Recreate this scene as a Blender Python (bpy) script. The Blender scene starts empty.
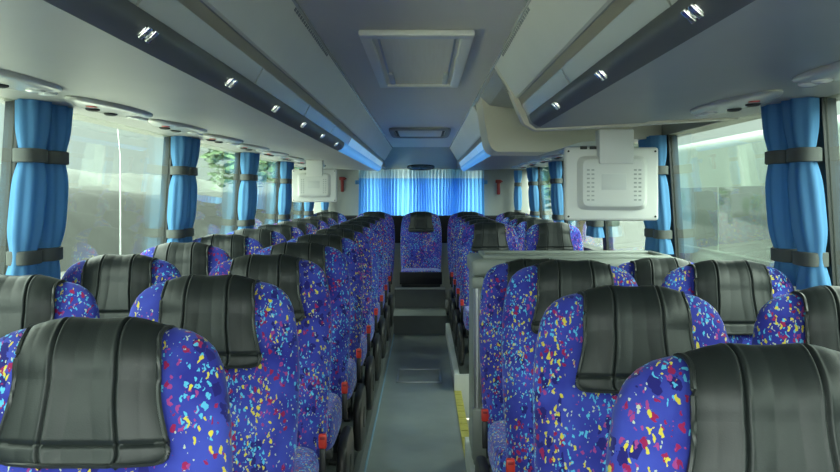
import bpy, bmesh, math, random
from mathutils import Vector, Matrix, noise
random.seed(7)
PI = math.pi
scn = bpy.context.scene
HORIZON, ZENITH, SUNGLOW = 0.78, 7.8, 8.0
COL = scn.collection
H = 1.48                       # eye height over the aisle floor: the geometry below is written relative to the eye
C0 = -0.035                    # bus centre line
PLAT = -1.36                   # seat platform level
FLOOR = -1.48                  # aisle floor level

# ------------------------------------------------------------------ materials
def nodes_of(m):
    m.use_nodes = True
    nt = m.node_tree
    return nt, nt.nodes['Principled BSDF']

def mat(name, rgb, rough=0.5, metal=0.0, spec=0.5, vary=0.0, vscale=8.0, bump=0.0, bscale=200.0, coat=0.0):
    m = bpy.data.materials.new(name)
    nt, p = nodes_of(m)
    p.inputs['Base Color'].default_value = (*rgb, 1)
    p.inputs['Roughness'].default_value = rough
    p.inputs['Metallic'].default_value = metal
    p.inputs['Specular IOR Level'].default_value = spec
    p.inputs['Coat Weight'].default_value = coat
    if vary > 0 or bump > 0:
        tc = nt.nodes.new('ShaderNodeTexCoord')
    if vary > 0:
        n = nt.nodes.new('ShaderNodeTexNoise'); n.inputs['Scale'].default_value = vscale; n.inputs['Detail'].default_value = 3
        nt.links.new(tc.outputs['Object'], n.inputs['Vector'])
        r = nt.nodes.new('ShaderNodeValToRGB')
        r.color_ramp.elements[0].position = 0.3; r.color_ramp.elements[1].position = 0.7
        r.color_ramp.elements[0].color = (*[c*(1-vary) for c in rgb], 1)
        r.color_ramp.elements[1].color = (*[min(1, c*(1+vary)) for c in rgb], 1)
        nt.links.new(n.outputs['Fac'], r.inputs['Fac']); nt.links.new(r.outputs['Color'], p.inputs['Base Color'])
    if bump > 0:
        n2 = nt.nodes.new('ShaderNodeTexNoise'); n2.inputs['Scale'].default_value = bscale; n2.inputs['Detail'].default_value = 2
        nt.links.new(tc.outputs['Object'], n2.inputs['Vector'])
        b = nt.nodes.new('ShaderNodeBump'); b.inputs['Strength'].default_value = bump; b.inputs['Distance'].default_value = 0.002
        nt.links.new(n2.outputs['Fac'], b.inputs['Height']); nt.links.new(b.outputs['Normal'], p.inputs['Normal'])
    return m

def emit_mat(name, rgb, strength):
    m = bpy.data.materials.new(name)
    nt, p = nodes_of(m)
    p.inputs['Base Color'].default_value = (*rgb, 1)
    p.inputs['Roughness'].default_value = 0.25
    p.inputs['Emission Color'].default_value = (*rgb, 1)
    p.inputs['Emission Strength'].default_value = strength
    return m

def glass_mat(name, tint):
    m = bpy.data.materials.new(name); m.use_nodes = True
    nt = m.node_tree; nt.nodes.clear()
    out = nt.nodes.new('ShaderNodeOutputMaterial')
    mix = nt.nodes.new('ShaderNodeMixShader')
    tr = nt.nodes.new('ShaderNodeBsdfTransparent'); tr.inputs['Color'].default_value = (*tint, 1)
    gl = nt.nodes.new('ShaderNodeBsdfGlossy'); gl.inputs['Roughness'].default_value = 0.0; gl.inputs['Color'].default_value = (0.9, 1, 0.96, 1)
    lw = nt.nodes.new('ShaderNodeLayerWeight'); lw.inputs['Blend'].default_value = 0.5
    pw = nt.nodes.new('ShaderNodeMath'); pw.operation = 'POWER'; pw.inputs[1].default_value = 5.0
    ma = nt.nodes.new('ShaderNodeMath'); ma.operation = 'MULTIPLY_ADD'; ma.inputs[1].default_value = 0.85; ma.inputs[2].default_value = 0.04
    nt.links.new(lw.outputs['Facing'], pw.inputs[0]); nt.links.new(pw.outputs[0], ma.inputs[0])
    nt.links.new(ma.outputs[0], mix.inputs[0]); nt.links.new(tr.outputs[0], mix.inputs[1]); nt.links.new(gl.outputs[0], mix.inputs[2])
    nt.links.new(mix.outputs[0], out.inputs['Surface'])
    return m

def cloth_mat(name, rgb, transl):
    m = bpy.data.materials.new(name); m.use_nodes = True
    nt = m.node_tree; nt.nodes.clear()
    out = nt.nodes.new('ShaderNodeOutputMaterial')
    mix = nt.nodes.new('ShaderNodeMixShader'); mix.inputs[0].default_value = transl
    d = nt.nodes.new('ShaderNodeBsdfDiffuse'); t = nt.nodes.new('ShaderNodeBsdfTranslucent')
    d.inputs['Color'].default_value = (*rgb, 1)
    t.inputs['Color'].default_value = (*[min(1, c*1.25+0.02) for c in rgb], 1)
    nt.links.new(d.outputs[0], mix.inputs[1]); nt.links.new(t.outputs[0], mix.inputs[2]); nt.links.new(mix.outputs[0], out.inputs['Surface'])
    return m

def fabric_mat():
    m = bpy.data.materials.new('speckled_fabric')
    nt, p = nodes_of(m); N = nt.nodes; L = nt.links
    p.inputs['Roughness'].default_value = 0.85
    p.inputs['Specular IOR Level'].default_value = 0.25
    p.inputs['Sheen Weight'].default_value = 0.35
    p.inputs['Sheen Tint'].default_value = (0.5, 0.6, 1, 1)
    tc = N.new('ShaderNodeTexCoord'); oi = N.new('ShaderNodeObjectInfo')
    off = N.new('ShaderNodeVectorMath'); off.operation = 'SCALE'; off.inputs[0].default_value = (13, 7, 5)
    L.new(oi.outputs['Random'], off.inputs['Scale'])
    base = N.new('ShaderNodeVectorMath'); base.operation = 'ADD'
    L.new(tc.outputs['Object'], base.inputs[0]); L.new(off.outputs[0], base.inputs[1])
    wn = N.new('ShaderNodeTexNoise'); wn.inputs['Scale'].default_value = 75
    L.new(base.outputs[0], wn.inputs['Vector'])
    ws = N.new('ShaderNodeVectorMath'); ws.operation = 'SCALE'; ws.inputs['Scale'].default_value = 0.020
    L.new(wn.outputs['Color'], ws.inputs[0])
    wv = N.new('ShaderNodeVectorMath'); wv.operation = 'ADD'
    L.new(base.outputs[0], wv.inputs[0]); L.new(ws.outputs[0], wv.inputs[1])
    # ground colour: two blues and some violet
    g = N.new('ShaderNodeTexNoise'); g.inputs['Scale'].default_value = 9; g.inputs['Detail'].default_value = 3
    L.new(base.outputs[0], g.inputs['Vector'])
    gr = N.new('ShaderNodeValToRGB'); e = gr.color_ramp.elements
    e[0].position = 0.35; e[0].color = (0.022, 0.026, 0.27, 1)
    e[1].position = 0.68; e[1].color = (0.050, 0.072, 0.46, 1)
    L.new(g.outputs['Fac'], gr.inputs['Fac'])
    cur = gr.outputs['Color']
    def layer(scale, rot, stretch, thr, gate, rgb, cl_scale, cl_thr, seed):
        nonlocal cur
        mp = N.new('ShaderNodeMapping')
        mp.inputs['Rotation'].default_value = rot; mp.inputs['Scale'].default_value = stretch; mp.inputs['Location'].default_value = (seed, seed*1.7, seed*.6)
        L.new(wv.outputs[0], mp.inputs['Vector'])
        v = N.new('ShaderNodeTexVoronoi'); v.inputs['Scale'].default_value = scale
        L.new(mp.outputs[0], v.inputs['Vector'])
        lt = N.new('ShaderNodeMath'); lt.operation = 'LESS_THAN'; lt.inputs[1].default_value = thr
        L.new(v.outputs['Distance'], lt.inputs[0])
        sx = N.new('ShaderNodeSeparateColor'); L.new(v.outputs['Color'], sx.inputs[0])
        gt = N.new('ShaderNodeMath'); gt.operation = 'GREATER_THAN'; gt.inputs[1].default_value = gate
        L.new(sx.outputs[0], gt.inputs[0])
        cm = N.new('ShaderNodeMapping'); cm.inputs['Location'].default_value = (seed*3, seed, 0); cm.inputs['Scale'].default_value = (1, 1, 0.35)
        L.new(base.outputs[0], cm.inputs['Vector'])
        cn = N.new('ShaderNodeTexNoise'); cn.inputs['Scale'].default_value = cl_scale; cn.inputs['Detail'].default_value = 1
        L.new(cm.outputs[0], cn.inputs['Vector'])
        cg = N.new('ShaderNodeMath'); cg.operation = 'GREATER_THAN'; cg.inputs[1].default_value = cl_thr
        L.new(cn.outputs['Fac'], cg.inputs[0])
        m1 = N.new('ShaderNodeMath'); m1.operation = 'MULTIPLY'; L.new(lt.outputs[0], m1.inputs[0]); L.new(gt.outputs[0], m1.inputs[1])
        m2 = N.new('ShaderNodeMath'); m2.operation = 'MULTIPLY'; L.new(m1.outputs[0], m2.inputs[0]); L.new(cg.outputs[0], m2.inputs[1])
        mx = N.new('ShaderNodeMix'); mx.data_type = 'RGBA'
        L.new(m2.outputs[0], mx.inputs['Factor']); L.new(cur, mx.inputs['A']); mx.inputs['B'].default_value = (*rgb, 1)
        cur = mx.outputs['Result']
    layer(36, (0, .3, 0), (1, 1, .8), .42, .45, (0.014, 0.012, 0.16), 6, .47, 1.3)
    layer(58, (0, .2, 0), (1, 1, .75), .35, .36, (0.30, 0.012, 0.085), 12, .53, 2.1)
    layer(80, (0, -.5, 0), (1.1, 1, .6), .31, .45, (0.34, 0.05, 0.24), 11, .50, 8.2)
    layer(90, (0, .8, 0), (1.35, 1, .62), .35, .46, (0.10, 0.46, 0.72), 9, .45, 3.7)
    layer(72, (0, .9, 0), (1.35, 1, .55), .31, .52, (0.66, 0.55, 0.06), 9, .46, 5.2)
    layer(110, (0, -.7, 0), (1.3, 1, .7), .28, .74, (0.50, 0.56, 0.42), 9, .42, 6.9)
    L.new(cur, p.inputs['Base Color'])
    bn = N.new('ShaderNodeTexNoise'); bn.inputs['Scale'].default_value = 700
    L.new(tc.outputs['Object'], bn.inputs['Vector'])
    b = N.new('ShaderNodeBump'); b.inputs['Strength'].default_value = 0.12; b.inputs['Distance'].default_value = 0.002
    L.new(bn.outputs['Fac'], b.inputs['Height']); L.new(b.outputs['Normal'], p.inputs['Normal'])
    return m

M = {}
M['fabric'] = fabric_mat()
M['leather'] = mat('black_leather', (0.014, 0.018, 0.018), 0.42, spec=0.36, bump=0.10, bscale=420)
M['piping'] = mat('black_piping', (0.016, 0.019, 0.019), 0.4)
M['black'] = mat('black_plastic', (0.018, 0.02, 0.02), 0.45)
M['steel_dark'] = mat('dark_painted_steel', (0.04, 0.045, 0.045), 0.45, metal=0.2)
M['valance'] = mat('black_carpet', (0.012, 0.012, 0.016), 0.9)
M['red'] = mat('red_plastic', (0.55, 0.035, 0.02), 0.4)
M['hred'] = mat('hammer_red', (0.26, 0.015, 0.015), 0.45)
M['rack'] = mat('warm_grey_plastic', (0.74, 0.74, 0.65), 0.38, vary=0.03, vscale=3)
M['under'] = mat('grey_panel', (0.36, 0.375, 0.355), 0.45, vary=0.03, vscale=4)
M['ceil'] = mat('ceiling_grey', (0.64, 0.62, 0.55), 0.40, vary=0.02, vscale=2)
M['groove'] = mat('beige_groove', (0.34, 0.31, 0.22), 0.5)
M['band'] = mat('pale_band', (0.55, 0.57, 0.52), 0.22)
M['cream'] = mat('cream_plastic', (0.74, 0.71, 0.58), 0.4)
M['rail'] = mat('graphite_rail', (0.12, 0.128, 0.126), 0.42, spec=0.4)
M['bluetrim'] = mat('blue_grey_trim', (0.20, 0.36, 0.50), 0.35)
M['chrome'] = mat('chrome', (0.75, 0.76, 0.77), 0.18, metal=1.0)
M['alu'] = mat('brushed_aluminium', (0.62, 0.64, 0.64), 0.32, metal=0.85)
M['white'] = mat('white_plastic', (0.78, 0.80, 0.77), 0.4)
M['mon'] = mat('monitor_white', (0.86, 0.87, 0.83), 0.42)
M['slot'] = mat('dark_slot', (0.03, 0.033, 0.033), 0.6)
M['vent'] = mat('vent_grey', (0.25, 0.27, 0.26), 0.6)
M['ventl'] = mat('pale_vent', (0.50, 0.52, 0.50), 0.6)
M['lens'] = mat('clear_lens', (0.70, 0.74, 0.74), 0.1, spec=0.8)
M['wood'] = None
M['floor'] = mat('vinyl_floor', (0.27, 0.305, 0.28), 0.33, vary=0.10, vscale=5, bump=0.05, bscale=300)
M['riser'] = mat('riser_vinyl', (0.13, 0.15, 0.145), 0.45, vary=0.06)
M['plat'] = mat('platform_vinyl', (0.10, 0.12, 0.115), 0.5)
M['trimw'] = mat('pale_trim', (0.62, 0.66, 0.64), 0.4)
M['yellow'] = mat('yellow_nosing', (0.50, 0.46, 0.10), 0.5, vary=0.15, vscale=20)
M['step'] = mat('stair_beige', (0.42, 0.43, 0.36), 0.55)
M['wall'] = mat('wall_grey', (0.36, 0.375, 0.34), 0.5, vary=0.03)
M['rubber'] = mat('window_rubber', (0.02, 0.022, 0.022), 0.5)
M['console'] = mat('console_grey', (0.24, 0.265, 0.245), 0.4, vary=0.04)
M['consoled'] = mat('console_dark', (0.08, 0.095, 0.09), 0.5)
M['curtain'] = cloth_mat('blue_curtain', (0.125, 0.31, 0.56), 0.28)
M['rcurtain'] = cloth_mat('sheer_blue_curtain', (0.14, 0.46, 0.86), 0.52)
M['rheader'] = cloth_mat('pale_sheer_curtain', (0.50, 0.68, 0.78), 0.50)
M['strap'] = mat('curtain_strap', (0.085, 0.095, 0.09), 0.6)
M['glass'] = glass_mat('tinted_glass', (0.76, 0.84, 0.80))
M['clear'] = glass_mat('clear_glass', (0.95, 0.98, 0.97))
M['led'] = emit_mat('blue_light_strip', (0.14, 0.46, 1.0), 0.22)  # emission makes the rear run of the rail glow blue
M['ledpale'] = emit_mat('pale_blue_diffuser', (0.36, 0.66, 1.0), 0.18)  # emission stands in for blue reflected in the glossy rear flaps
M['asphalt'] = mat('asphalt', (0.06, 0.065, 0.06), 0.8, vary=0.2, vscale=0.4)
M['hill'] = mat('hill_scrub', (0.05, 0.056, 0.05), 0.9, vary=0.3, vscale=0.12)
M['bank'] = mat('dark_bank', (0.010, 0.012, 0.010), 0.95, vary=0.4, vscale=.8)
M['concrete'] = mat('pale_concrete', (0.46, 0.445, 0.39), 0.85, vary=0.08, vscale=.5)
M['busw'] = mat('coach_paint', (0.12, 0.15, 0.135), 0.3)
M['coachdark'] = mat('coach_dark_paint', (0.03, 0.036, 0.034), 0.4)
M['busg'] = mat('coach_window_tint', (0.06, 0.075, 0.07), 0.08, spec=0.7)
M['leafy'] = mat('tree_leaves', (0.10, 0.17, 0.07), 0.8, vary=0.5, vscale=3)
M['bark'] = mat('tree_bark', (0.12, 0.09, 0.06), 0.9)
def wood():
    m = bpy.data.materials.new('hatch_panel'); nt, p = nodes_of(m); N = nt.nodes; L = nt.links
    tc = N.new('ShaderNodeTexCoord'); mp = N.new('ShaderNodeMapping'); mp.inputs['Scale'].default_value = (30, 1.2, 1)
    n = N.new('ShaderNodeTexNoise'); n.inputs['Scale'].default_value = 2.5; n.inputs['Detail'].default_value = 4
    r = N.new('ShaderNodeValToRGB'); r.color_ramp.elements[0].color = (0.82, 0.78, 0.63, 1); r.color_ramp.elements[1].color = (0.92, 0.90, 0.76, 1)
    L.new(tc.outputs['Object'], mp.inputs[0]); L.new(mp.outputs[0], n.inputs['Vector']); L.new(n.outputs['Fac'], r.inputs['Fac']); L.new(r.outputs['Color'], p.inputs['Base Color'])
    p.inputs['Roughness'].default_value = 0.45
    return m
M['wood'] = wood()

# ------------------------------------------------------------------ mesh helpers
def newbm(): return bmesh.new()

def box(bm, x0, x1, y0, y1, z0, z1, bev=0.0, seg=2, mtx=None):
    b = bmesh.new()
    bmesh.ops.create_cube(b, size=1)
    for v in b.verts:
        v.co = Vector(((x0+x1)/2 + v.co.x*(x1-x0), (y0+y1)/2 + v.co.y*(y1-y0), (z0+z1)/2 + v.co.z*(z1-z0)))
    if bev > 0:
        bmesh.ops.bevel(b, geom=list(b.edges), offset=bev, segments=seg, profile=0.5, affect='EDGES')
    merge(bm, b, mtx)

def merge(bm, b, mtx=None):
    if mtx is not None: b.transform(mtx)
    me = bpy.data.meshes.new('tmp'); b.to_mesh(me); b.free()
    bm.from_mesh(me); bpy.data.meshes.remove(me)

def prism(bm, prof, y0, y1, axis='y'):
    """closed polygon extruded along y (profile is x,z) or x (profile is y,z) or z (profile is x,y)"""
    def P(a, b, t):
        return {'y': (a, t, b), 'x': (t, a, b), 'z': (a, b, t)}[axis]
    A = [bm.verts.new(P(a, b, y0)) for a, b in prof]
    B = [bm.verts.new(P(a, b, y1)) for a, b in prof]
    n = len(prof)
    bm.faces.new(A); bm.faces.new(list(reversed(B)))
    for i in range(n):
        bm.faces.new((A[i], B[i], B[(i+1) % n], A[(i+1) % n]))

def tube(bm, pts, r, n=8, closed=False):
    rings = []
    m = len(pts)
    pts = [Vector(p) for p in pts]
    up = Vector((0.123, 0.31, 0.94))
    for i, p in enumerate(pts):
        a = pts[(i-1) % m] if (closed or i > 0) else pts[i]
        b = pts[(i+1) % m] if (closed or i < m-1) else pts[i]
        t = (b-a).normalized()
        u = t.cross(up)
        if u.length < 1e-3: u = t.cross(Vector((1, 0, 0)))
        u.normalize(); w = t.cross(u)
        rr = r[i] if isinstance(r, (list, tuple)) else r
        rings.append([bm.verts.new(p + rr*(math.cos(2*PI*k/n)*u + math.sin(2*PI*k/n)*w)) for k in range(n)])
    for i in range(m if closed else m-1):
        A, B = rings[i], rings[(i+1) % m]
        for k in range(n):
            bm.faces.new((A[k], A[(k+1) % n], B[(k+1) % n], B[k]))
    if not closed:
        bm.faces.new(list(reversed(rings[0]))); bm.faces.new(rings[-1])

def loft(bm, loops, cap=True):
    R = [[bm.verts.new(p) for p in lp] for lp in loops]
    n = len(R[0])
    for A, B in zip(R, R[1:]):
        for k in range(n):
            bm.faces.new((A[k], A[(k+1) % n], B[(k+1) % n], B[k]))
    if cap:
        bm.faces.new(list(reversed(R[0]))); bm.faces.new(R[-1])

LOC = {}
def finish(name, bm, m, parent=None, smooth=True, origin=None, mats=None, local=False, ang=0.7):
    bmesh.ops.recalc_face_normals(bm, faces=list(bm.faces))
    me = bpy.data.meshes.new(name)
    if parent is not None:
        o_loc = Vector((0, 0, 0)) if local else LOC[parent.name]
    else:
        if origin is None:
            xs = [v.co.x for v in bm.verts]; ys = [v.co.y for v in bm.verts]; zs = [v.co.z for v in bm.verts]
            origin = ((min(xs)+max(xs))/2, (min(ys)+max(ys))/2, min(zs))
        o_loc = Vector(origin)
    bm.transform(Matrix.Translation(-o_loc))
    if smooth:
        for f in bm.faces: f.smooth = True
        for e in bm.edges:
            if len(e.link_faces) == 2 and e.calc_face_angle(0) > ang: e.smooth = False
    bm.to_mesh(me); bm.free()
    o = bpy.data.objects.new(name, me)
    COL.objects.link(o)
    if mats:
        for k in mats: me.materials.append(k)
    else:
        me.materials.append(m)
    if parent is not None:
        o.parent = parent
    else:
        o.location = o_loc + Vector((0, 0, H))
    LOC[o.name] = o_loc.copy()
    return o

def tag(o, label=None, cat=None, group=None, kind=None):
    if label: o['label'] = label
    if cat: o['category'] = cat
    if group: o['group'] = group
    if kind: o['kind'] = kind
    return o

def thing(name, label, cat, loc, group=None):
    o = bpy.data.objects.new(name, None); COL.objects.link(o)
    o.location = Vector(loc) + Vector((0, 0, H)); o.empty_display_size = 0.1
    LOC[o.name] = Vector(loc)
    return tag(o, label, cat, group)

def struct(name, bm, m, smooth=False, label=None):
    o = finish(name, bm, m, smooth=smooth)
    return tag(o, label=label, cat=None, kind='structure')

def dup(src, loc, label, group=None):
    r = src.copy(); COL.objects.link(r); r.location = Vector(loc) + Vector((0, 0, H))
    LOC[r.name] = Vector(loc)
    r['label'] = label
    if group: r['group'] = group
    for ch in list(src.children):
        c = ch.copy(); COL.objects.link(c); c.parent = r
        for g in list(ch.children):
            d = g.copy(); COL.objects.link(d); d.parent = c
    return r

def lerp_table(tab, s):
    for (a, va), (b, vb) in zip(tab, tab[1:]):
        if s <= b:
            t = (s-a)/(b-a) if b > a else 0
            return va + (vb-va)*max(0, min(1, t))
    return tab[-1][1]
ORD = ['zeroth', 'first', 'second', 'third', 'fourth', 'fifth', 'sixth', 'seventh', 'eighth', 'ninth', 'tenth', 'eleventh']

# ------------------------------------------------------------------ seats (local: base centre on the platform, facing -y)
ST = 1.120                                         # top of the backrest over the platform
def sZ(z): return z - PLAT                          # eye-relative height -> height over platform
WT = [(.36, .222), (.48, .238), (.70, .247), (.87, .247), (.95, .242), (1.0, .235), (1.045, .225), (1.078, .209), (1.097, .188), (1.109, .165), (1.116, .138), (1.12, .09)]
DT = [(.36, .13), (.6, .135), (.85, .12), (.98, .105), (1.055, .09), (1.088, .07), (1.110, .045), (1.12, .018)]
SLOPE = 0.20
def front_y(s): return -(ST - s)*SLOPE - 0.02*math.exp(-((s-.62)/.14)**2)
def mid_y(s): return front_y(min(s, 1.0)) + (s-min(s, 1.0))*SLOPE + lerp_table(DT, min(s, 1.0))/2
def backrest_bm():
    bm = newbm(); loops = []
    ns = 46; n = 56
    for i in range(ns+1):
        s = .36 + (ST-.36)*(1-(1-i/ns)**1.7)
        w = lerp_table(WT, s); d = lerp_table(DT, s); ym = mid_y(s)
        if i == 0: w *= .93; d *= .8
        lp = []
        for k in range(n):
            a = 2*PI*k/n
            ca, sa = math.cos(a), math.sin(a)
            x = w*math.copysign(abs(ca)**(2/2.9), ca)
            y = d/2*math.copysign(abs(sa)**(2/2.6), sa)
            q = abs(x)/max(w, 1e-4)
            if y < 0:      # front: side bolsters and a soft hollow between them
                f = max(0, min(1, (.90-s)/.12))
                y += f*(.016*(1-min(1, (q/.62)**2)) - .018*math.exp(-((q-.80)/.13)**2))
            lp.append(Vector((x, ym+y, s)))
        loops.append(lp)
    loft(bm, loops)
    return bm

CB, CT, NF = .900, 1.042, 40
def cover_geo():
    """profile (y,z) up the front, over the top and down the back"""
    pts = []
    for i in range(NF):
        s = CB + (CT-CB)*i/(NF-1)
        pts.append((front_y(s) - .016 - .004*math.exp(-((s-.99)/.06)**2), s))
    y0, z0 = pts[-1]
    dpt = .128
    for i in range(1, 25):
        a = PI*i/24
        pts.append((y0 + dpt/2 - dpt/2*math.cos(a) + .006*a/PI, z0 + .089*math.sin(a)))
    y1, z1 = pts[-1]
    for i in range(1, 9):
        pts.append((y1 - .03*i/8, z1 - .15*i/8))
    return pts
def sstep(t):
    t = max(0, min(1, t)); return t*t*(3-2*t)
def cover_bm():
    bm = newbm(); pts = cover_geo(); n = 120; rows = []
    m = len(pts)
    def wid(z, i):
        if i < NF:
            t = (z-CB)/(CT-CB)
            w = .152 - .026*sstep(t*1.05)**.8
            if t < .16: w -= .026*(1-math.sqrt(max(0, 1-(1-t/.16)**2)))
            return w
        return .126 - .006*sstep((i-NF)/8) + .014*sstep((i-NF-6)/14)
    for i, (y, z) in enumerate(pts):
        a = pts[max(0, i-1)]; b = pts[min(m-1, i+1)]
        ty, tz = b[0]-a[0], b[1]-a[1]; l = math.hypot(ty, tz)
        ny, nz = -tz/l, ty/l                             # outward
        over = sstep((i-NF+4)/16)
        row = []
        for k in range(n+1):
            v = -1 + 2*k/n
            W = wid(z, i); x = v*W
            d = abs(x) - .066*W/.145
            puff = .008 - .0050*math.exp(-(d/.0022)**2) + .0012*math.exp(-((d-.0055)/.003)**2) + .0012*math.exp(-((d+.0055)/.003)**2)
            if i < NF: puff -= .0055*math.exp(-((z-CB-.034)/.0032)**2)
            puff -= .009*(abs(v)**7)
            puff -= .0035*min(1, (d/.04)**2)
            row.append(bm.verts.new((x, y + ny*puff + .010*v*v*(1-over), z + nz*puff - .007*v*v*over)))
        rows.append(row)
    for A, B in zip(rows, rows[1:]):
        for k in range(n):
            bm.faces.new((A[k], B[k], B[k+1], A[k+1]))
    left = [r[0].co.copy() for r in rows]; right = [r[-1].co.copy() for r in rows]
    low = [v.co.copy() for v in rows[0]]
    loop = list(reversed(left)) + low[1:-1:3] + right
    bmesh.ops.recalc_face_normals(bm, faces=list(bm.faces))
    bmesh.ops.solidify(bm, geom=list(bm.faces), thickness=.012)
    return bm, loop
def rounded_loop(hw, hd, z, n=40, e=5.0, cx=0, cy=0):
    lp = []
    for k in range(n):
        a = 2*PI*k/n; ca, sa = math.cos(a), math.sin(a)
        lp.append(Vector((cx + hw*math.copysign(abs(ca)**(2/e), ca), cy + hd*math.copysign(abs(sa)**(2/e), sa), z)))
    return lp
def cushion_bm():
    bm = newbm(); loops = []
    for z, f in ((.335, .90), (.345, .97), (.37, 1.0), (.43, 1.0), (.455, .985), (.470, .95), (.477, .86), (.480, .6), (.481, .2)):
        loops.append([p + Vector((0, 0, .012*max(0, -(p.y+.36)/.25) if z > .44 else 0)) for p in rounded_loop(.232*f, .25*f, z, cy=-.37)])
    loft(bm, loops); return bm
def pedestal_bm():
    bm = newbm()
    for sx in (-.13, .13):
        box(bm, sx-.02, sx+.02, -.50, -.14, .0, .02, .004)
        box(bm, sx-.018, sx+.018, -.36, -.28, .018, .30, .005)
    for yy in (-.50, -.18):
        box(bm, -.22, .22, yy-.02, yy+.02, .295, .335, .006)
    return bm
def sidecover_bm(sx):
    bm = newbm(); loops = []
    for x, f in ((-.022, .86), (-.018, .96), (-.008, 1), (.008, 1), (.018, .96), (.022, .86)):
        lp = []
        for k in range(36):
            a = 2*PI*k/36; ca, sa = math.cos(a), math.sin(a)
            lp.append(Vector((sx*.252 + x, -.30 + f*.19*math.copysign(abs(ca)**.62, ca), .19 + f*.155*math.copysign(abs(sa)**.62, sa))))
        loops.append(lp)
    loft(bm, loops)
    return bm
def sidehub_bm(sx):
    bm = newbm(); loops = []
    for x, f in ((.018, 1), (.026, .96), (.028, .8)):
        loops.append([Vector((sx*(.252+x), -.30+f*.055*math.cos(2*PI*k/24), .19+f*.055*math.sin(2*PI*k/24))) for k in range(24)])
    loft(bm, loops); return bm
def arm_bm(sx):
    bm = newbm()
    tube(bm, [(sx*.252, -.10, .36), (sx*.255, -.105, .46), (sx*.255, -.13, .60)], .012, 8)
    return bm
def buckle_parts(root, sx):
    bm = newbm(); box(bm, sx*.236-.014, sx*.236+.014, -.185, -.165, .475, .525, .005)
    b = finish('belt_buckle', bm, M['red'], root, local=True); b['label'] = 'red seat belt buckle'
    bm = newbm(); box(bm, sx*.236-.011, sx*.236+.011, -.182, -.168, .36, .474, .004)
    s = finish('belt_stalk', bm, M['black'], b, local=True)
    bm = newbm(); box(bm, sx*.236-.009, sx*.236+.009, -.188, -.184, .508, .518, .001)
    s = finish('release_button', bm, M['hred'], b, local=True)

def make_seat(sx, bench=False):
    root = thing('coach_seat', 'x', 'seat', (0, 0, PLAT))
    finish('backrest', backrest_bm(), M['fabric'], root, local=True, ang=1.2)
    cb, loop = cover_bm()
    c = finish('headrest_cover', cb, M['leather'], root, local=True, ang=1.2); c['label'] = 'black leather headrest cover'
    bm = newbm(); tube(bm, loop, .0048, 6); finish('piping', bm, M['piping'], c, local=True)
    finish('cushion', cushion_bm(), M['fabric'], root, local=True, ang=1.0)
    finish('pedestal', pedestal_bm(), M['steel_dark'], root, local=True)
    if bench:
        bm = newbm(); box(bm, -.236, .236, -.632, -.612, .335, .475, .008); v = finish('valance', bm, M['valance'], root, local=True); v['label'] = 'black carpeted front of the bench cushion'
    if sx:
        s = finish('side_cover', sidecover_bm(sx), M['black'], root, local=True); s['label'] = 'black rounded side cover facing the aisle'
        finish('hub_cap', sidehub_bm(sx), M['steel_dark'], s, local=True)
        buckle_parts(root, sx)
    return root

protos = {}
def place_seat(kind, x, y, z, label, group):
    if kind not in protos:
        r = make_seat({'L': 1, 'R': -1, 'W': 0, 'B': 0}[kind], kind == 'B'); protos[kind] = r
        r.location = Vector((x, y, z)) + Vector((0, 0, H)); r['label'] = label; r['group'] = group
        return r
    return dup(protos[kind], (x, y, z), label, group)

LROWS = [1.42 + .775*k for k in range(10)]
RROWS = [1.16, 1.93, 2.71, 3.48, 6.58, 7.34, 8.10, 8.84]
for i, y in enumerate(LROWS):
    r = ORD[i+1]
    place_seat('L', C0-.555, y, PLAT, f'blue speckled seat beside the aisle, {r} row from the front, bank without step well', 'aisle seats of the unbroken bank')
    place_seat('W', C0-1.10, y, PLAT, f'blue speckled seat beside the window, {r} row from the front, bank without step well', 'window seats of the unbroken bank')
for i, y in enumerate(RROWS):
    if i < 4:
        w = f'{ORD[i+1]} row from the front, ahead of the grey console'
    else:
        w = f'{ORD[i-3]} row behind the step well'
    a = place_seat('R', C0+(.545 if i < 3 else .515 if i == 3 else .575), y-(.10 if i == 3 else 0), PLAT, f'blue speckled seat beside the aisle, {w}', 'aisle seats of the step well bank')
    b = place_seat('W', C0+1.075+(.03 if i > 3 else 0), y, PLAT, f'blue speckled seat beside the window, {w}', 'window seats of the step well bank')
    if i == 3: a.scale = (1, 1, .957); b.scale = (1, 1, .953)
UPPER = -1.28
BACKY = 9.56
for dx, w in ((-1.12, 'at the window across from the step well side'), (-.56, 'next but one from the window, across from step well side'), (0, 'in the middle, facing the aisle'), (.56, 'next but one from the window, on step well side'), (1.12, 'at the window on the step well side')):
    place_seat('B', C0+dx, BACKY, UPPER-.055, f'blue speckled rear bench seat {w}', 'rear bench seats')

# ------------------------------------------------------------------ floor and platforms
XL, XR = -.33, .24
bm = newbm(); box(bm, XL, XR, -1.9, 8.47, FLOOR-.08, FLOOR); struct('floor', bm, M['floor'])
bm = newbm(); box(bm, XL, XR, 8.47, 9.06, FLOOR-.08, UPPER); struct('floor_raised', bm, M['riser'])
bm = newbm(); box(bm, XL+.001, XR-.001, 8.45, 9.055, UPPER, UPPER+.006); struct('trim_1', bm, M['floor'])
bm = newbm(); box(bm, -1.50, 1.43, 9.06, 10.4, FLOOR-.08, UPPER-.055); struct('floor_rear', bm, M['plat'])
bm = newbm(); box(bm, XL, XR, 9.02, 9.06, UPPER+.006, UPPER+.215, .004); struct('trim_2', bm, M['riser'])
bm = newbm(); box(bm, XL, XR, 9.005, 9.065, UPPER+.216, UPPER+.24, .004); struct('trim_3', bm, M['trimw'])
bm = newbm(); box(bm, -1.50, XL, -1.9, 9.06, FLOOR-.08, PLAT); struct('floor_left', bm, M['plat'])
bm = newbm(); box(bm, XR, 1.43, -1.9, 4.45, FLOOR-.08, PLAT); struct('floor_right_front', bm, M['plat'])
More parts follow.
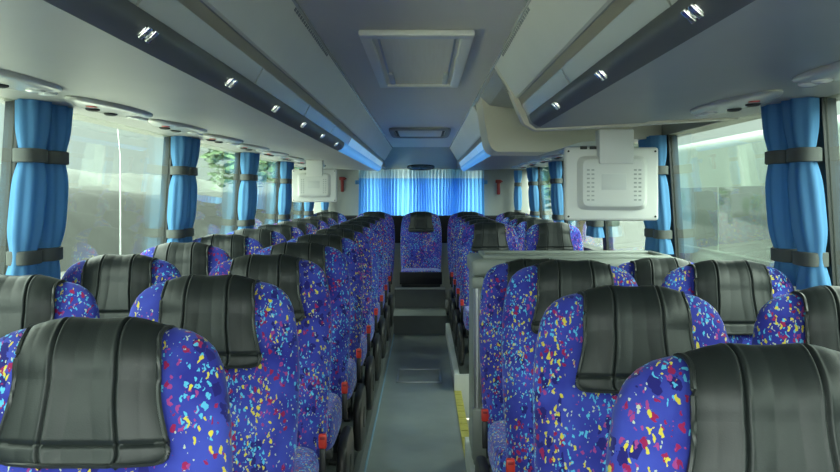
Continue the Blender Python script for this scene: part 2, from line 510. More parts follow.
bm = newbm(); box(bm, XR, 1.43, 6.05, 9.06, FLOOR-.08, PLAT); struct('floor_right_rear', bm, M['plat'])
# step well
bm = newbm()
prism(bm, [(XR, -1.56), (XR, -1.70), (.56, -1.70), (.56, -1.92), (.88, -1.92), (.88, -2.14), (1.43, -2.14), (1.43, -2.22), (XR, -2.22)], 4.45, 6.05)
struct('floor_steps', bm, M['step'])
bm = newbm(); box(bm, XR, .27, 4.45, 6.05, -1.70, FLOOR); struct('trim_4', bm, M['step'])
bm = newbm(); box(bm, XR-.012, XR+.04, 4.45, 6.05, FLOOR, FLOOR+.006)
for k in range(10): box(bm, XR-.008, XR+.036, 4.55+k*.15, 4.555+k*.15, FLOOR+.006, FLOOR+.009)
struct('trim_5', bm, M['yellow'])
# platform edge trims
bm = newbm(); box(bm, XL-.02, XL+.012, -1.9, 8.46, FLOOR, PLAT+.008, .003); struct('trim_6', bm, M['riser'])
bm = newbm(); box(bm, XR-.012, XR+.03, -1.9, 4.45, FLOOR, PLAT+.008, .003); box(bm, XR-.012, 1.3, 4.45, 4.475, FLOOR-.2, PLAT+.008, .003); struct('trim_7', bm, M['trimw'])
bm = newbm(); box(bm, XR-.012, XR+.03, 6.05, 8.46, FLOOR, PLAT+.008, .003); box(bm, XR-.012, 1.3, 6.025, 6.05, FLOOR-.2, PLAT+.008, .003); struct('trim_8', bm, M['trimw'])
bm = newbm(); box(bm, XL+.012, XL+.02, -1.9, 8.4, FLOOR, FLOOR+.022, .002); struct('trim_9', bm, M['bluetrim'])
# floor hatch
t = thing('floor_hatch', 'rectangular flush hatch plate in the grey aisle floor', 'hatch', (C0-.005, 6.55, FLOOR))
bm = newbm(); box(bm, C0-.17, C0+.16, 6.33, 6.77, FLOOR, FLOOR+.004, .001); finish('plate', bm, M['floor'], t)
bm = newbm()
for (a, b, c, d) in ((C0-.185, C0+.175, 6.31, 6.33), (C0-.185, C0+.175, 6.77, 6.79), (C0-.185, C0-.17, 6.31, 6.79), (C0+.16, C0+.175, 6.31, 6.79)):
    box(bm, a, b, c, d, FLOOR, FLOOR+.006, .001)
finish('rim', bm, M['alu'], t)

# ------------------------------------------------------------------ shell
WT_TOP, WBOT = .33, -.44
LEAN = .062
def wx(side, z):      # inner face of the glass
    hw = 1.365 + LEAN*(WT_TOP - z)
    return C0 + side*hw
PIL = {-1: [-.62, 1.08, 2.77, 4.46, 6.14, 7.82, 9.50], 1: [-.60, 1.02, 2.68, 4.36, 6.02, 7.68, 9.34]}
Y0, Y1 = -1.9, 10.4
names = {-1: 'left', 1: 'right'}
wn = 0
for s in (-1, 1):
    bm = newbm()
    a = wx(s, WBOT)
    prism(bm, [(a, WBOT), (a+s*.03, FLOOR-.08), (a+s*.10, FLOOR-.08), (a+s*.10, WBOT)], Y0, 10.5)
    b = wx(s, WT_TOP)
    prism(bm, [(b, WT_TOP), (b+s*.08, WT_TOP-.01), (b+s*.08, .62), (b, .62)], Y0, 10.5)
    struct('wall_'+names[s], bm, M['wall'])
    edges = [Y0] + PIL[s] + [10.38]
    for i, yp in enumerate(PIL[s]):
        wn += 1
        bm = newbm()
        prism(bm, [(wx(s, WT_TOP)+s*.001, WT_TOP), (wx(s, WBOT)+s*.001, WBOT), (wx(s, WBOT)+s*.05, WBOT), (wx(s, WT_TOP)+s*.05, WT_TOP)], yp, yp+.13)
        struct('trim_%d' % (9+wn), bm, M['rubber'])
    for i in range(len(edges)-1):
        ya = edges[i] + (.13 if i > 0 else 0); yb = edges[i+1]
        if yb - ya < .1: continue
        bm = newbm()
        prism(bm, [(wx(s, WT_TOP)+s*.010, WT_TOP), (wx(s, WBOT)+s*.010, WBOT), (wx(s, WBOT)+s*.016, WBOT), (wx(s, WT_TOP)+s*.016, WT_TOP)], ya, yb)
        k = i+1 if s < 0 else i+11
        struct('window_%d' % k, bm, M['glass'])
# sill ledges
for s, nm in ((-1, 30), (1, 31)):
    bm = newbm(); a = wx(s, WBOT); box(bm, min(a+s*.105, a-s*.045), max(a+s*.105, a-s*.045), Y0, 10.38, WBOT-.03, WBOT+.006, .004); struct('trim_%d' % nm, bm, M['rubber'])
# door in the step well
bm = newbm(); a = wx(1, -1.0); box(bm, a-.012, a, 4.55, 5.95, -2.14, WBOT-.04, .004); struct('door_1', bm, M['wall'])
# roof slab / ceiling
bm = newbm(); box(bm, -1.52, 1.46, Y0, 10.5, .56, .66); struct('ceiling', bm, M['ceil'])
bm = newbm()
for s in (-1, 1):
    x = C0+s*.331; box(bm, min(x, x+s*.02), max(x, x+s*.02), -1.2, 9.33, .547, .5595, .003)
struct('trim_32', bm, M['band'])
# rear end: sloping panel, strip and wall
RW = 10.4
bm = newbm(); prism(bm, [(9.34, .559), (10.10, .375), (RW, .315), (RW, .559)], C0-.60, C0+.60, 'x'); struct('trim_33', bm, M['wall'])
bm = newbm()
for s in (-1, 1):
    a, b = C0+s*.45, C0+s*1.41
    box(bm, min(a, b), max(a, b), 9.36, RW, .336, .559)
struct('trim_34', bm, M['under'])
RX0, RX1, RZ0, RZ1 = -.80, .735, -.50, .298
bm = newbm()
for (a, b, c, d) in ((-1.52, RX0, FLOOR-.08, .56), (RX1, 1.46, FLOOR-.08, .56), (RX0, RX1, FLOOR-.08, RZ0), (RX0, RX1, RZ1, .56)):
    box(bm, a, b, RW, RW+.08, c, d)
struct('wall_rear', bm, M['wall'])
bm = newbm(); box(bm, RX0, RX1, RW+.05, RW+.056, RZ0, RZ1); struct('window_21', bm, M['clear'])
bm = newbm(); box(bm, -1.30, 1.23, 9.97, 10.27, -.60, -.262, .02); struct('trim_35', bm, M['valance'])
# front end behind the eye: dash wall and windscreen
bm = newbm(); box(bm, -1.52, 1.46, Y0-.08, Y0, FLOOR-.08, -.55); box(bm, -1.52, 1.46, Y0-.08, Y0, .45, .56)
box(bm, -1.52, -1.36, Y0-.08, Y0, -.55, .45); box(bm, 1.30, 1.46, Y0-.08, Y0, -.55, .45)
struct('wall_front', bm, M['wall'])
bm = newbm(); box(bm, -1.36, 1.30, Y0-.05, Y0-.044, -.55, .45); struct('window_22', bm, M['clear'])

# ------------------------------------------------------------------ luggage racks
def hx(s, hw): return C0 + s*hw
def rack(s, y0, y1, label, rail_end, clip_ys, light):
    t = thing('luggage_rack', label, 'luggage rack', (C0+s*.9, (y0+y1)/2, .28))
    bm = newbm()
    prism(bm, [(hx(s, a), z) for a, z in ((.335, .5595), (.424, .408), (.438, .404), (.452, .374), (.478, .30), (.505, .279), (.96, .303), (.962, .309), (1.364, .327), (1.364, .5595))], y0, y1)
    o = finish('shell', bm, M['under'], t, smooth=False)
    # upper front skin and beige recess
    bm = newbm(); prism(bm, [(hx(s, a), z) for a, z in ((.331, .556), (.420, .408), (.428, .405), (.339, .5585))], y0, y1)
    finish('upper_panel', bm, M['rack'], t, smooth=False)
    bm = newbm(); prism(bm, [(hx(s, a), z) for a, z in ((.432, .4035), (.4475, .3745), (.4525, .3745), (.438, .4045))], y0, y1)
    finish('groove_strip', bm, M['groove'], t, smooth=False)
    # pale flaps between recess and rail
    yy = y0
    marks = [y for y in [-.55+.97*k for k in range(12)] if y0 < y < y1] + [y1]
    for e in marks:
        if e - yy > .05:
            bm = newbm(); prism(bm, [(hx(s, a), z) for a, z in ((.440, .3745), (.464, .329), (.478, .329), (.452, .3745))], yy+.006, e-.006)
            glows = light and (yy+e)/2 > rail_end
            finish('flap', bm, M['ledpale'] if glows else M['band'], t, smooth=False)  # rear flaps get the blue reflection as a glow of their own
        yy = e
    # grip rail, rounded
    prof = []
    for k in range(9):
        u = k/8
        prof.append((hx(s, .462 + (.505-.462)*u - .012*math.sin(PI*u)), .327 + (.276-.327)*u - .006*math.sin(PI*u)))
    prof.append((hx(s, .512), .282)); prof.append((hx(s, .48), .325))
    bm = newbm(); prism(bm, prof, y0, rail_end)
    rail = finish('grip_rail', bm, M['rail'], t, ang=.9)
    for cy in clip_ys:
        bm = newbm()
        ang = math.atan2(.045, .043)
        for dy in (-.018, .018):
            box(bm, -.014, .014, dy-.009, dy+.009, -.004, .004, .002, mtx=Matrix.Translation((hx(s, .470), cy, .294)) @ Matrix.Rotation(s*-PI/4*-1, 4, 'Y'))
        box(bm, -.010, .010, -.030, .030, -.003, .003, .001, mtx=Matrix.Translation((hx(s, .472), cy, .296)) @ Matrix.Rotation(s*PI/4, 4, 'Y'))
        finish('rail_clip', bm, M['chrome'], rail)
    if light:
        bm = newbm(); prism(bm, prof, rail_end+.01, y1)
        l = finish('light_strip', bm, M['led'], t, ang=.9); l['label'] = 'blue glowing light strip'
    # row of small air slots near the ceiling
    bm = newbm()
    dirv = Vector((.089, 0, -.148)).normalized()
    for k in range(22):
        y = 2.33 + k*.036
        if not (y0 < y < y1): continue
        a = .331 + .006; z = .548
        rot = Matrix.Rotation(s*math.atan2(.148, .089), 4, 'Y')
        box(bm, -.005, .005, -.009, .009, -.002, .002, mtx=Matrix.Translation((hx(s, .3395), y, .5405)) @ rot)
    if len(bm.verts): finish('air_grille', bm, M['vent'], t, smooth=False)
    else: bm.free()
    return t
clips = [1.465 + .63*k for k in range(6)]
clips2 = [1.295 + .67*k for k in range(3)]
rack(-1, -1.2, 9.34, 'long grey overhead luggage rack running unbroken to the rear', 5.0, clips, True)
rk = rack(1, -1.2, 3.36, 'grey overhead luggage rack ending above the white monitor near the console', 3.24, clips2, False)
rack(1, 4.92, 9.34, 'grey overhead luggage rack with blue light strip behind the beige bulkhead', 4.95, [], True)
# end trim of the front rack
bm = newbm()
ep = [(.331, .556), (.40, .44), (.428, .36), (.455, .30), (.505, .272), (.70, .280), (.96, .296), (1.36, .322), (1.36, .345), (.70, .305), (.52, .297), (.475, .318), (.447, .37), (.42, .445), (.352, .5585)]
prism(bm, [(hx(1, a), z) for a, z in ep], 3.36, 3.44)
bmesh.ops.bevel(bm, geom=list(bm.edges), offset=.004, segments=2, affect='EDGES')
o = finish('end_trim', bm, M['cream'], rk)

# filler and beige bulkhead behind the front rack
t = thing('overhead_bulkhead', 'beige rounded overhead bulkhead hanging from the ceiling behind the white monitor', 'overhead bulkhead', (C0+.8, 4.5, .24))
bm = newbm(); prism(bm, [(hx(1, a), z) for a, z in ((.338, .5585), (.40, .50), (.62, .47), (1.36, .45), (1.36, .5585))], 3.445, 4.46); finish('duct', bm, M['under'], t, smooth=False)
prof = [(.352, .5585), (.366, .47), (.376, .40), (.388, .34)]
for k in range(1, 9):
    a = PI/2*k/8
    prof.append((.388+.06*(1-math.cos(a)) + .004*k/8, .34-.098*math.sin(a)))
prof += [(.73, .240), (.80, .262), (.92, .298), (1.36, .318), (1.36, .5585)]
bm = newbm(); prism(bm, [(hx(1, a), z) for a, z in prof], 4.46, 4.91)
finish('housing', bm, M['cream'], t, ang=.5)
bm = newbm(); prism(bm, [(hx(1, a), z) for a, z in ((.355, .5585), (.36, .548), (.52, .545), (.52, .5585))], 4.448, 4.458); finish('top_seam', bm, M['slot'], t, smooth=False)

# ------------------------------------------------------------------ service panels over the seats
def service_panel(s):
    t = thing('reading_light_panel', 'x', 'service panel', (0, 0, 0))
    bm = newbm(); loops = []
    n = 48
    for z, f in ((0.006, 1.0), (-.002, 1.0), (-.006, .97), (-.010, .90), (-.012, .6), (-.012, .2)):
        lp = []
        for k in range(n):
            a = 2*PI*k/n; ca, sa = math.cos(a), math.sin(a)
            w = .088*(1+.25*sa)
            lp.append(Vector((w*f*math.copysign(abs(ca)**.9, ca), .32*f*math.copysign(abs(sa)**.95, sa), z)))
        loops.append(lp)
    loft(bm, loops); finish('housing', bm, M['band'], t, local=True)
    for yy in (-.06, .10):
        bm = newbm(); loops = []
        for z, r in ((-.010, .024), (-.016, .023), (-.020, .016), (-.021, .006)):
            loops.append([Vector((.035*s+r*math.cos(2*PI*k/20), yy+r*1.2*math.sin(2*PI*k/20), z)) for k in range(20)])
        loft(bm, loops); finish('air_nozzle', bm, M['slot'], t, local=True)
    for yy in (.20, .275):
        bm = newbm(); loops = []
        for z, r in ((-.008, .028), (-.015, .026), (-.019, .018), (-.020, .006)):
            loops.append([Vector((-.015*s+r*math.cos(2*PI*k/20), yy+r*math.sin(2*PI*k/20), z)) for k in range(20)])
        loft(bm, loops); finish('reading_lamp', bm, M['lens'], t, local=True)
    bm = newbm(); box(bm, -.015, .015, -.167, -.140, -.015, -.010, .002)
    b = finish('call_button', bm, M['red'], t, local=True); b['label'] = 'red call button'
    return t
for s, ys, side in ((-1, [y-.12 for y in LROWS[1:]], 'bank without step well'), (1, [1.93-.05, 2.70, 5.55, 6.45, 7.22, 7.98, 8.72], 'step well bank')):
    first = None
    for i, y in enumerate(ys):
        hw = 1.085
        z = .309 + (hw-.962)/(.402)*.018 - .004
        lab = f'white oval reading light panel above the {ORD[i+2]} row of the {side}'
        if s > 0 and i >= 2: lab = 'white oval reading light panel above the step well' if i == 2 else f'white oval reading light panel above {ORD[i-2]} row behind the step well'
        if s > 0 and i < 2: lab = f'white oval reading light panel above the {ORD[i+2]} row ahead of the console'
        if first is None:
            first = service_panel(s); first.location = (C0+s*hw, y, z+H); first['label'] = lab; first['group'] = 'reading light panels of '+side; r = first
            first.rotation_euler = (0, -s*.045, 0)
        else:
            r = dup(first, (C0+s*hw, y, z), lab)

# ------------------------------------------------------------------ monitors
def monitor(cx, cy, ztop, w, h, bw, label):
    t = thing('ceiling_monitor', label, 'monitor', (cx, cy, ztop-.07-h))
    g = w/.49
    z0, z1 = ztop-.07-h, ztop-.07
    bm = newbm(); box(bm, cx-w/2, cx+w/2, cy-.02*g, cy+.03*g, z0, z1, .016*g, 3); finish('bezel', bm, M['mon'], t)
    # stepped back cover facing the front of the bus
    bm = newbm()
    a, b = w*.37, h*.37; zc = (z0+z1)/2+.005*g
    lo = [rounded_loop(a, b, 0, e=9, cy=0), rounded_loop(a, b, .012*g, e=9), rounded_loop(a*.88, b*.86, .045*g, e=9), rounded_loop(a*.80, b*.76, .05*g, e=9)]
    loops = [[Vector((cx+p.x, cy-.018*g-p.z, zc+p.y)) for p in lp] for lp in lo]
    loft(bm, loops); bc = finish('back_cover', bm, M['mon'], t, ang=.5)
    for sx in (-1, 1):
        for j in range(2):
            bm = newbm()
            for k in range(8):
                zz = zc - b*.62 + k*b*.155
                xx = cx + sx*(a*.60 + j*a*.13)
                box(bm, xx-.007*g, xx+.007*g, cy-.0705*g, cy-.066*g, zz-.004*g, zz+.004*g)
            finish('vent_grille', bm, M['ventl'], bc, smooth=False)
    bm = newbm(); box(bm, cx-w*.13, cx+w*.13, cy-.0695*g, cy-.066*g, zc-b*.25, zc+b*.32, .001); finish('rating_plate', bm, M['white'], bc)
    bm = newbm(); box(bm, cx-w*.16, cx+w*.20, cy-.085*g, cy+.02*g, ztop-.17*g, ztop+.006, .006*g); finish('bracket', bm, M['mon'], t)
    for sx in (-1, 1):
        x = cx+sx*w*.46
        for zz in (z0+.022*g, z1-.022*g):
            bm = newbm(); tube(bm, [(x, cy-.019*g, zz), (x, cy-.024*g, zz)], .0055*g, 10); finish('screw', bm, M['slot'], t)
    for dx in (-.30, -.20):
        bm = newbm(); box(bm, cx+w*dx-.018*g, cx+w*dx+.018*g, cy-.026*g, cy-.018*g, z1-.012*g, z1+.004*g, .002); finish('socket', bm, M['slot'], t)
    bm = newbm(); box(bm, cx-w*.45, cx+w*.45, cy+.030*g, cy+.033*g, z0+.02, z1-.02, .001); finish('screen', bm, M['busg'], t)
    return t
monitor(.846, 3.62, .286, .425, .332, .15, 'large white monitor hung under the luggage rack above the grey console')
monitor(-.945, 6.9, .293, .385, .285, .13, 'smaller white monitor hung under the unbroken rack near the rear')

# ------------------------------------------------------------------ ceiling fittings
t = thing('roof_hatch', 'white framed roof hatch with pale grained panel in the ceiling', 'roof hatch', (C0+.01, 3.37, .52))
hx0, hx1, hy0, hy1 = -.222, .172, 2.70, 4.02
bm = newbm()
F = .042
for (a, b, c, d) in ((hx0, hx1, hy0, hy0+F*1.6), (hx0, hx1, hy1-F, hy1), (hx0, hx0+F, hy0+F*1.6, hy1-F), (hx1-F, hx1, hy0+F*1.6, hy1-F)):
    box(bm, a, b, c, d, .538, .5595, .006)
finish('frame', bm, M['white'], t)
bm = newbm(); box(bm, hx0+F, hx1-F, hy0+F*1.6, hy1-F, .552, .5595); finish('panel', bm, M['wood'], t, smooth=False)
bm = newbm()
for s in (-1, 1):
    x = C0+.01+s*.135; box(bm, x-.004, x+.004, hy0+.08, hy1-.05, .547, .5525, .001)
finish('slide_track', bm, M['alu'], t)
for s in (-1, 1):
    x = C0+.01+s*.125
    bm = newbm(); box(bm, x-.012, x+.012, 3.60, 3.92, .541, .551, .003); finish('latch', bm, M['trimw'], t)

t = thing('roof_vent', 'long rounded air outlet frame in the ceiling toward the rear', 'ceiling vent', (C0, 7.1, .53))
bm = newbm(); lo = []
vx, vy = C0+.0, 7.12
for f, z in ((1, .5595), (1, .545), (.97, .538), (.86, .538), (.84, .545), (.84, .5595)):
    lo.append(rounded_loop(.265*f, .50*f, z, e=8, cx=vx, cy=vy))
loft(bm, lo, cap=False); finish('frame', bm, M['vent'], t)
bm = newbm(); box(bm, vx-.19, vx+.19, vy-.37, vy+.37, .546, .559, .004); finish('flap', bm, M['ceil'], t)
bm = newbm()
for s in (-1, 1): box(bm, vx+s*.205-.010, vx+s*.205+.010, vy-.3, vy+.3, .548, .558, .002)
finish('vent_slot', bm, M['slot'], t)

t = thing('speaker_grille', 'dark oval speaker grille above the rear window curtain', 'speaker grille', (C0, 9.98, .37))
sl = math.atan2(.375-.315, 10.4-10.10)
MG = Matrix.Translation((C0-.005, 10.16, .358)) @ Matrix.Rotation(-sl-.12, 4, 'X')
bm = newbm(); lo = []
for f, z in ((1, .006), (1, -.010), (.92, -.016), (.86, -.012)):
    lo.append([MG @ p for p in rounded_loop(.175*f, .10*f, z, e=2.4)])
loft(bm, lo); finish('rim', bm, M['black'], t)
bm = newbm()
for s in (-1, 1):
    lo = [[MG @ Vector((s*.07+r*.055*math.cos(2*PI*k/20), r*.055*math.sin(2*PI*k/20), z)) for k in range(20)] for r, z in ((1, -.011), (1, -.020), (.8, -.022))]
    loft(bm, lo)
finish('cone', bm, M['steel_dark'], t)

# ------------------------------------------------------------------ curtains
def gathered(s, y, L, label, group, cx=None, zt=.322, zb=-.32, phase=0.0, bands=(.135, -.215)):
    x0 = cx if cx is not None else None
    base = (x0 if x0 is not None else wx(s, 0)-s*.06, y, zb)
    t = thing('window_curtain', label, 'curtain', base, group)
    bm = newbm(); loops = []; n = 72
    nz = 40
    for i in range(nz+1):
        z = zb + (zt-zb)*i/nz
        pin = max(math.exp(-((z-b)/.06)**2) for b in bands)
        top = max(0, (z-.20)/.12)
        sc = 1.0 - .20*pin + .16*min(1, top)
        d = .046*(1 - .28*pin)
        xc = (x0 if x0 is not None else wx(s, z) - s*.055)
        lp = []
        for k in range(n):
            a = 2*PI*k/n
            fl = 1 + (.14-.06*pin)*math.sin(7*a+phase+.6*z*4) + .05*math.sin(3*a+phase*2+z*3)
            lp.append(Vector((xc + d*fl*math.cos(a), y + L/2*sc*(1+.35*(fl-1))*math.sin(a) + .010*math.sin(z*7+phase), z)))
        loops.append(lp)
    loft(bm, loops); finish('drape', bm, M['curtain'], t, ang=1.3)
    for b in bands:
        xc = (x0 if x0 is not None else wx(s, b) - s*.055)
        bm = newbm()
        def lp(z, e): return [Vector((p.x+xc, p.y+y, z)) for p in rounded_loop(.046*.80+e, L/2*.80*1.03+e, z, e=2.6)]
        loft(bm, [lp(b-.024, .004), lp(b-.022, .009), lp(b+.022, .009), lp(b+.024, .004)])
        finish('tie_band', bm, M['strap'], t)
    return t
cnt = {-1: 'bank without step well', 1: 'step well bank'}
for s in (-1, 1):
    for i, yp in enumerate(PIL[s][2:]):
        g = 'gathered curtains along ' + cnt[s]
        for j, (dy, ph) in enumerate(((-.01+.04*(s > 0), .3), (.155+.05*(s > 0), 1.9))):
            w = 'nearer' if j == 0 else 'farther'
            gathered(s, yp+dy, .150, f'{w} blue gathered curtain of pair at {ORD[i+1]} window post, {cnt[s]}', g, phase=ph+i*.7)
    gathered(s, 10.23, .17, f'blue gathered curtain in the rear corner of the {cnt[s]}', 'rear corner curtains', cx=C0+s*1.235, phase=.8, zt=.312)

# rear curtain: pleated sheet
t = thing('rear_curtain', 'wide pleated sheer blue curtain across the rear window', 'curtain', (-.03, 10.30, -.46))
def pleats(z0, z1, name, m, par, nz):
    bm = newbm(); nx = 960; rows = []
    for i in range(nz+1):
        z = z0+(z1-z0)*i/nz; row = []
        for k in range(nx+1):
            u = k/nx; x = -.835 + 1.60*u
            drift = .006*math.sin(5*u*PI + z*4) * (.315-z)*2
            ph = 2*PI*(u*40 + .7*math.sin(u*9) + .5*math.sin(u*23+1))
            amp = .019 + .008*math.sin(u*31+z*2)
            row.append(bm.verts.new((x+drift-.0105*math.sin(2*ph), 10.31 + amp*math.sin(ph) + .012*math.sin(u*14), z)))
        rows.append(row)
    for A, B in zip(rows, rows[1:]):
        for k in range(nx): bm.faces.new((A[k], A[k+1], B[k+1], B[k]))
    return finish(name, bm, m, par, ang=2)
pleats(-.46, .215, 'pleated_drape', M['rcurtain'], t, 14)
pleats(.2155, .334, 'header', M['rheader'], t, 3)
for s in (-1, 1):
    bm = newbm(); x = -.035+s*.83; box(bm, x-.02, x+.02, 10.26, 10.385, .14, .19, .006); finish('tieback_knob', bm, M['curtain'], t)

# ------------------------------------------------------------------ emergency hammers
for s, x, z, lab in ((-1, -1.06, .04, 'red emergency hammer on the rear wall, bank without step well'), (1, .965, .005, 'red emergency hammer on the rear wall, step well bank')):
    t = thing('emergency_hammer', lab, 'hammer', (x, 10.39, z), 'emergency hammers')
    bm = newbm(); box(bm, x-.038, x+.038, 10.345, 10.385, z+.15, z+.195, .010); tube(bm, [(x+.036, 10.365, z+.172), (x+.058, 10.365, z+.172)], [.014, .003], 10); finish('hammer_head', bm, M['hred'], t)
    bm = newbm(); box(bm, x-.020, x+.020, 10.35, 10.38, z, z+.157, .008); finish('handle', bm, M['hred'], t)
    bm = newbm(); box(bm, x-.03, x+.03, 10.379, 10.398, z+.02, z+.14, .004); finish('bracket', bm, M['wall'], t)

# ------------------------------------------------------------------ console in front of the step well
cx0, cx1, cy0, cy1 = .235, 1.30, 3.95, 4.42
t = thing('partition_console', 'grey waist-high console with tray top at the head of the step well', 'console', ((cx0+cx1)/2, (cy0+cy1)/2, PLAT))
bm = newbm(); box(bm, cx0+.012, cx1, cy0+.03, cy1-.02, PLAT+.012, -.40, .01); finish('body', bm, M['console'], t)
bm = newbm(); box(bm, cx0, cx1, cy0, cy1, -.405, -.318, .022, 4); finish('top', bm, M['console'], t)
bm = newbm()
for (a, b, c, d) in ((cx0+.06, cx1-.06, cy0+.05, cy0+.075), (cx0+.06, cx1-.06, cy1-.075, cy1-.05), (cx0+.06, cx0+.085, cy0+.075, cy1-.075), (cx1-.085, cx1-.06, cy0+.075, cy1-.075)):
    box(bm, a, b, c, d, -.319, -.303, .005)
finish('tray_rim', bm, M['console'], t)
bm = newbm(); box(bm, cx0+.075, cx1-.08, cy0+.022, cy0+.032, PLAT+.05, -.45, .004); finish('front_panel', bm, M['consoled'], t)
bm = newbm(); tube(bm, [(cx0+.028, cy0-.005, -.43), (cx0+.028, cy0-.005, -1.06)], .019, 16); finish('grab_pole', bm, M['alu'], t)
bm = newbm(); box(bm, cx0, cx0+.07, cy0-.04, cy0+.03, -1.30, -1.05, .012); finish('pole_base', bm, M['console'], t)
bm = newbm(); box(bm, cx0, cx0+.06, cy0-.03, cy0+.03, -.46, -.405, .01); finish('pole_socket', bm, M['console'], t)

# ------------------------------------------------------------------ outside
GZ = -2.75
bm = newbm(); box(bm, -160, 160, -60, 420, GZ-.3, GZ); struct('ground', bm, M['asphalt'])
bm = newbm(); box(bm, -8.6, 3.5, -30, 16, GZ, GZ+.04); struct('pavement', bm, M['concrete'])  # pale slab added beside the bus to bounce daylight up to the ceiling
bm = newbm()
nx = 90; prev = None
ridge = []
for k in range(nx+1):
    y = -40 + 460*k/nx
    h = 4.6 + 1.6*noise.noise(Vector((y*.02, 1.3, 0))) + 1.1*noise.noise(Vector((y*.09, 4.1, 0)))
    ridge.append((y, h))
rows = [[bm.verts.new((x, y, GZ + (h-GZ)*f)) for (y, h) in ridge] for x, f in ((-48, 0), (-52, .35), (-58, .8), (-64, 1.0), (-72, .95), (-95, 0))]
for A, B in zip(rows, rows[1:]):
    for k in range(nx): bm.faces.new((A[k], A[k+1], B[k+1], B[k]))
struct('hill', bm, M['hill'], smooth=True)
bm = newbm(); ridge = []
for k in range(121):
    y = -20 + 260*k/120
    ridge.append((y, .15 + .35*noise.noise(Vector((y*.07, 8.3, 0))) + .18*noise.noise(Vector((y*.4, 2.2, 0)))))
rows = [[bm.verts.new((x+.4*noise.noise(Vector((y*.3, x, 3))), y, GZ + (h-GZ)*f)) for (y, h) in ridge] for x, f in ((-13, 0), (-14, .45), (-15, .85), (-16.2, 1.0), (-18, .9), (-24, 0))]
for A, B in zip(rows, rows[1:]):
    for k in range(120): bm.faces.new((A[k], A[k+1], B[k+1], B[k]))
struct('hill_bank', bm, M['bank'], smooth=True)
t = thing('lamp_post', 'thin pale lamp post beyond the first full window, bank without step well', 'lamp post', (-12, 31.6, GZ))
bm = newbm(); tube(bm, [(-12, 31.6, GZ), (-12, 31.6, 1.5), (-12.1, 31.4, 3.4)], [.04, .03, .025], 10); finish('post', bm, M['alu'], t)
bm = newbm(); tube(bm, [(-12.1, 31.4, 3.4), (-12.0, 31.0, 3.75), (-11.7, 30.2, 3.9)], .035, 8); box(bm, -11.78, -11.55, 29.6, 30.3, 3.84, 3.94, .03); finish('lamp_head', bm, M['alu'], t)


def tree(x, y, h, r, label):
    t = thing('tree', label, 'tree', (x, y, GZ), 'trees outside the windows')
    bm = newbm(); tube(bm, [(x, y, GZ), (x+.1, y, GZ+h*.3), (x, y+.1, GZ+h*.75)], [.22, .16, .05], 10); finish('trunk', bm, M['bark'], t)
    bm = newbm(); rnd = random.Random(int(x*31+y*7))
    for k in range(900):
        d = Vector((rnd.gauss(0, 1), rnd.gauss(0, 1), rnd.gauss(0, 1))).normalized()
        rr = (rnd.random()**.4)
        lump = 1+.35*noise.noise(d*2.2+Vector((x, y, 0)))
        c = Vector((x, y, GZ+h*.66)) + Vector((d.x*r, d.y*r, d.z*h*.36))*rr*lump
        q = Matrix.Rotation(rnd.random()*6, 4, 'Z') @ Matrix.Rotation(rnd.random()*3, 4, 'X')
        sz = r*.13
        vs = [bm.verts.new(c + q @ Vector(p)*sz) for p in ((-1, 0, 0), (0, -.5, .1), (1, 0, 0), (0, .5, .1))]
        bm.faces.new(vs)
    finish('crown', bm, M['leafy'], t, smooth=False)
for (x, y, h, r, lab) in ((-16, 70, 9.5, 3.2, 'green tree beyond the second window post, bank without step well'), (-15, 90, 9.0, 2.8, 'green tree beyond the third window post, bank without step well'),
                          (5.2, 27, 7.2, 2.6, 'green tree beyond the white monitor, step well bank')):
    tree(x, y, h, r, lab)

def coach(x0, x1, y0, y1, ztop, label):
    t = thing('parked_coach', label, 'coach', ((x0+x1)/2, (y0+y1)/2, GZ))
    zb = GZ+.35
    bm = newbm(); box(bm, x0, x1, y0, y1, zb, ztop, .14, 4); finish('body', bm, M['busw'], t)
    bm = newbm(); box(bm, x0-.008, x0+.02, y0+.15, y1-.15, zb+.02, -.72, .004); finish('skirt_panel', bm, M['coachdark'], t)
    n = 6
    for k in range(n):
        a = y0+.5+(y1-y0-1.0)*k/n; b = y0+.5+(y1-y0-1.0)*(k+1)/n-.06
        bm = newbm(); box(bm, x0-.006, x0+.02, a, b, -.70, .10, .004); finish('side_window', bm, M['busg'], t)
    bm = newbm(); box(bm, x0+.15, x1-.15, y1-.02, y1+.006, -.9, .35, .02); finish('windscreen', bm, M['busg'], t)
    for yy in (y0+2.6, y1-2.2):
        bm = newbm()
        lo = [[Vector((x0-.004+dx, yy+r*math.cos(2*PI*k/28), GZ+.5+r*math.sin(2*PI*k/28))) for k in range(28)] for dx, r in ((.28, .49), (.02, .5), (0, .46), (.0, .30), (.03, .27))]
        loft(bm, lo); finish('wheel', bm, M['rubber'], t)
    bm = newbm(); tube(bm, [(x0+.1, y1-.1, .35), (x0-.25, y1+.25, .40), (x0-.38, y1+.42, .15), (x0-.40, y1+.42, -.2)], .045, 10); box(bm, x0-.5, x0-.3, y1+.36, y1+.48, -.55, -.15, .04)
    finish('mirror_arm', bm, M['busw'], t)
coach(3.7, 6.2, -5.0, 13.5, .74, 'grey green parked coach standing alongside, seen through the windows of step well bank')

# ------------------------------------------------------------------ light
w = bpy.data.worlds.new('overcast'); scn.world = w; w.use_nodes = True
nt = w.node_tree; bg = nt.nodes['Background']
N = nt.nodes; L = nt.links
tc = N.new('ShaderNodeTexCoord'); sp = N.new('ShaderNodeSeparateXYZ'); L.new(tc.outputs['Generated'], sp.inputs[0])
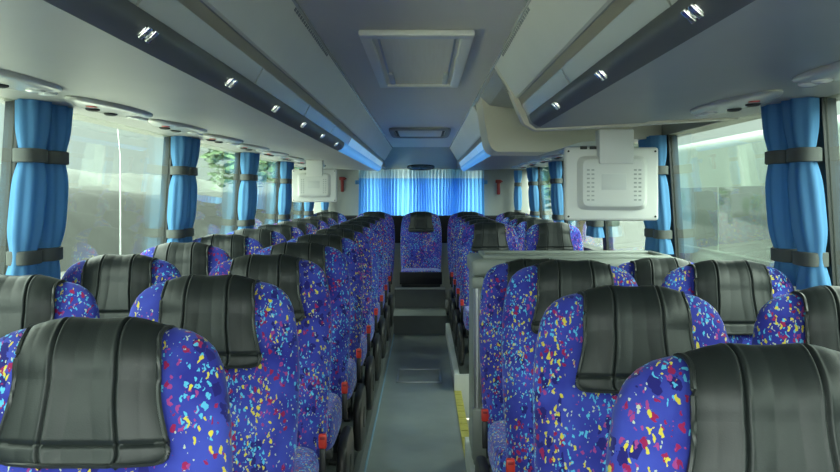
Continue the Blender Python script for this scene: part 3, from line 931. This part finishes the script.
# overcast sky: dull at the horizon, brighter overhead, brightest round the veiled sun ahead of the coach
rp = N.new('ShaderNodeValToRGB'); L.new(sp.outputs['Z'], rp.inputs['Fac']); L.new(rp.outputs['Color'], bg.inputs['Color'])
rp.color_ramp.elements[0].position = 0.0; rp.color_ramp.elements[0].color = (0.84, 0.92, 0.86, 1)
rp.color_ramp.elements[1].position = 0.5; rp.color_ramp.elements[1].color = (1.0, 1.0, 0.92, 1)
el = N.new('ShaderNodeMapRange'); el.inputs['From Min'].default_value = .12; el.inputs['From Max'].default_value = .55
el.inputs['To Min'].default_value = HORIZON; el.inputs['To Max'].default_value = ZENITH; el.interpolation_type = 'SMOOTHSTEP'
L.new(sp.outputs['Z'], el.inputs['Value'])
sun = N.new('ShaderNodeVectorMath'); sun.operation = 'DOT_PRODUCT'; sun.inputs[1].default_value = Vector((.1, -1, .35)).normalized()
L.new(tc.outputs['Generated'], sun.inputs[0])
sm = N.new('ShaderNodeMapRange'); sm.inputs['From Min'].default_value = .35; sm.inputs['From Max'].default_value = 1.0
sm.inputs['To Min'].default_value = 0; sm.inputs['To Max'].default_value = SUNGLOW; sm.interpolation_type = 'SMOOTHSTEP'
L.new(sun.outputs['Value'], sm.inputs['Value'])
ad = N.new('ShaderNodeMath'); ad.operation = 'ADD'; L.new(el.outputs['Result'], ad.inputs[0]); L.new(sm.outputs['Result'], ad.inputs[1])
L.new(ad.outputs[0], bg.inputs['Strength'])
def portal(x, y, z, sx, sy, rot):
    l = bpy.data.lights.new('window_portal', 'AREA'); l.shape = 'RECTANGLE'; l.size = sx; l.size_y = sy; l.cycles.is_portal = True
    o = bpy.data.objects.new('window_portal', l); o.location = (x, y, z+H); o.rotation_euler = rot; COL.objects.link(o)
portal(-.03, Y0-.10, -.05, 2.66, 1.0, (PI/2, 0, 0))
portal(-1.56, 4.25, -.05, .80, 12.2, (0, -PI/2, 0))
portal(1.50, 4.25, -.05, .80, 12.2, (0, PI/2, 0))
portal(-.03, RW+.12, -.09, 1.66, .82, (-PI/2, 0, 0))

# ------------------------------------------------------------------ camera
cam = bpy.data.cameras.new('camera'); co = bpy.data.objects.new('camera', cam); COL.objects.link(co)
co.location = (0, 0, H); co.rotation_euler = (PI/2, 0, 0)
cam.sensor_width = 36; cam.lens = 800/840*36
cam.shift_x = -4/840; cam.shift_y = -41/840
cam.clip_start = .02; cam.clip_end = 1000
scn.camera = co

vs = scn.view_settings
scn.display_settings.display_device = 'sRGB'
vs.view_transform = 'Standard'; vs.look = 'None'; vs.gamma = 1; vs.use_curve_mapping = False
vs.exposure = 0.72
cy = scn.cycles
cy.use_denoising = True
cy.max_bounces = 10; cy.diffuse_bounces = 5; cy.glossy_bounces = 4; cy.transparent_max_bounces = 24; cy.transmission_bounces = 6
cy.sample_clamp_indirect = 4
cy.caustics_reflective = False; cy.caustics_refractive = False
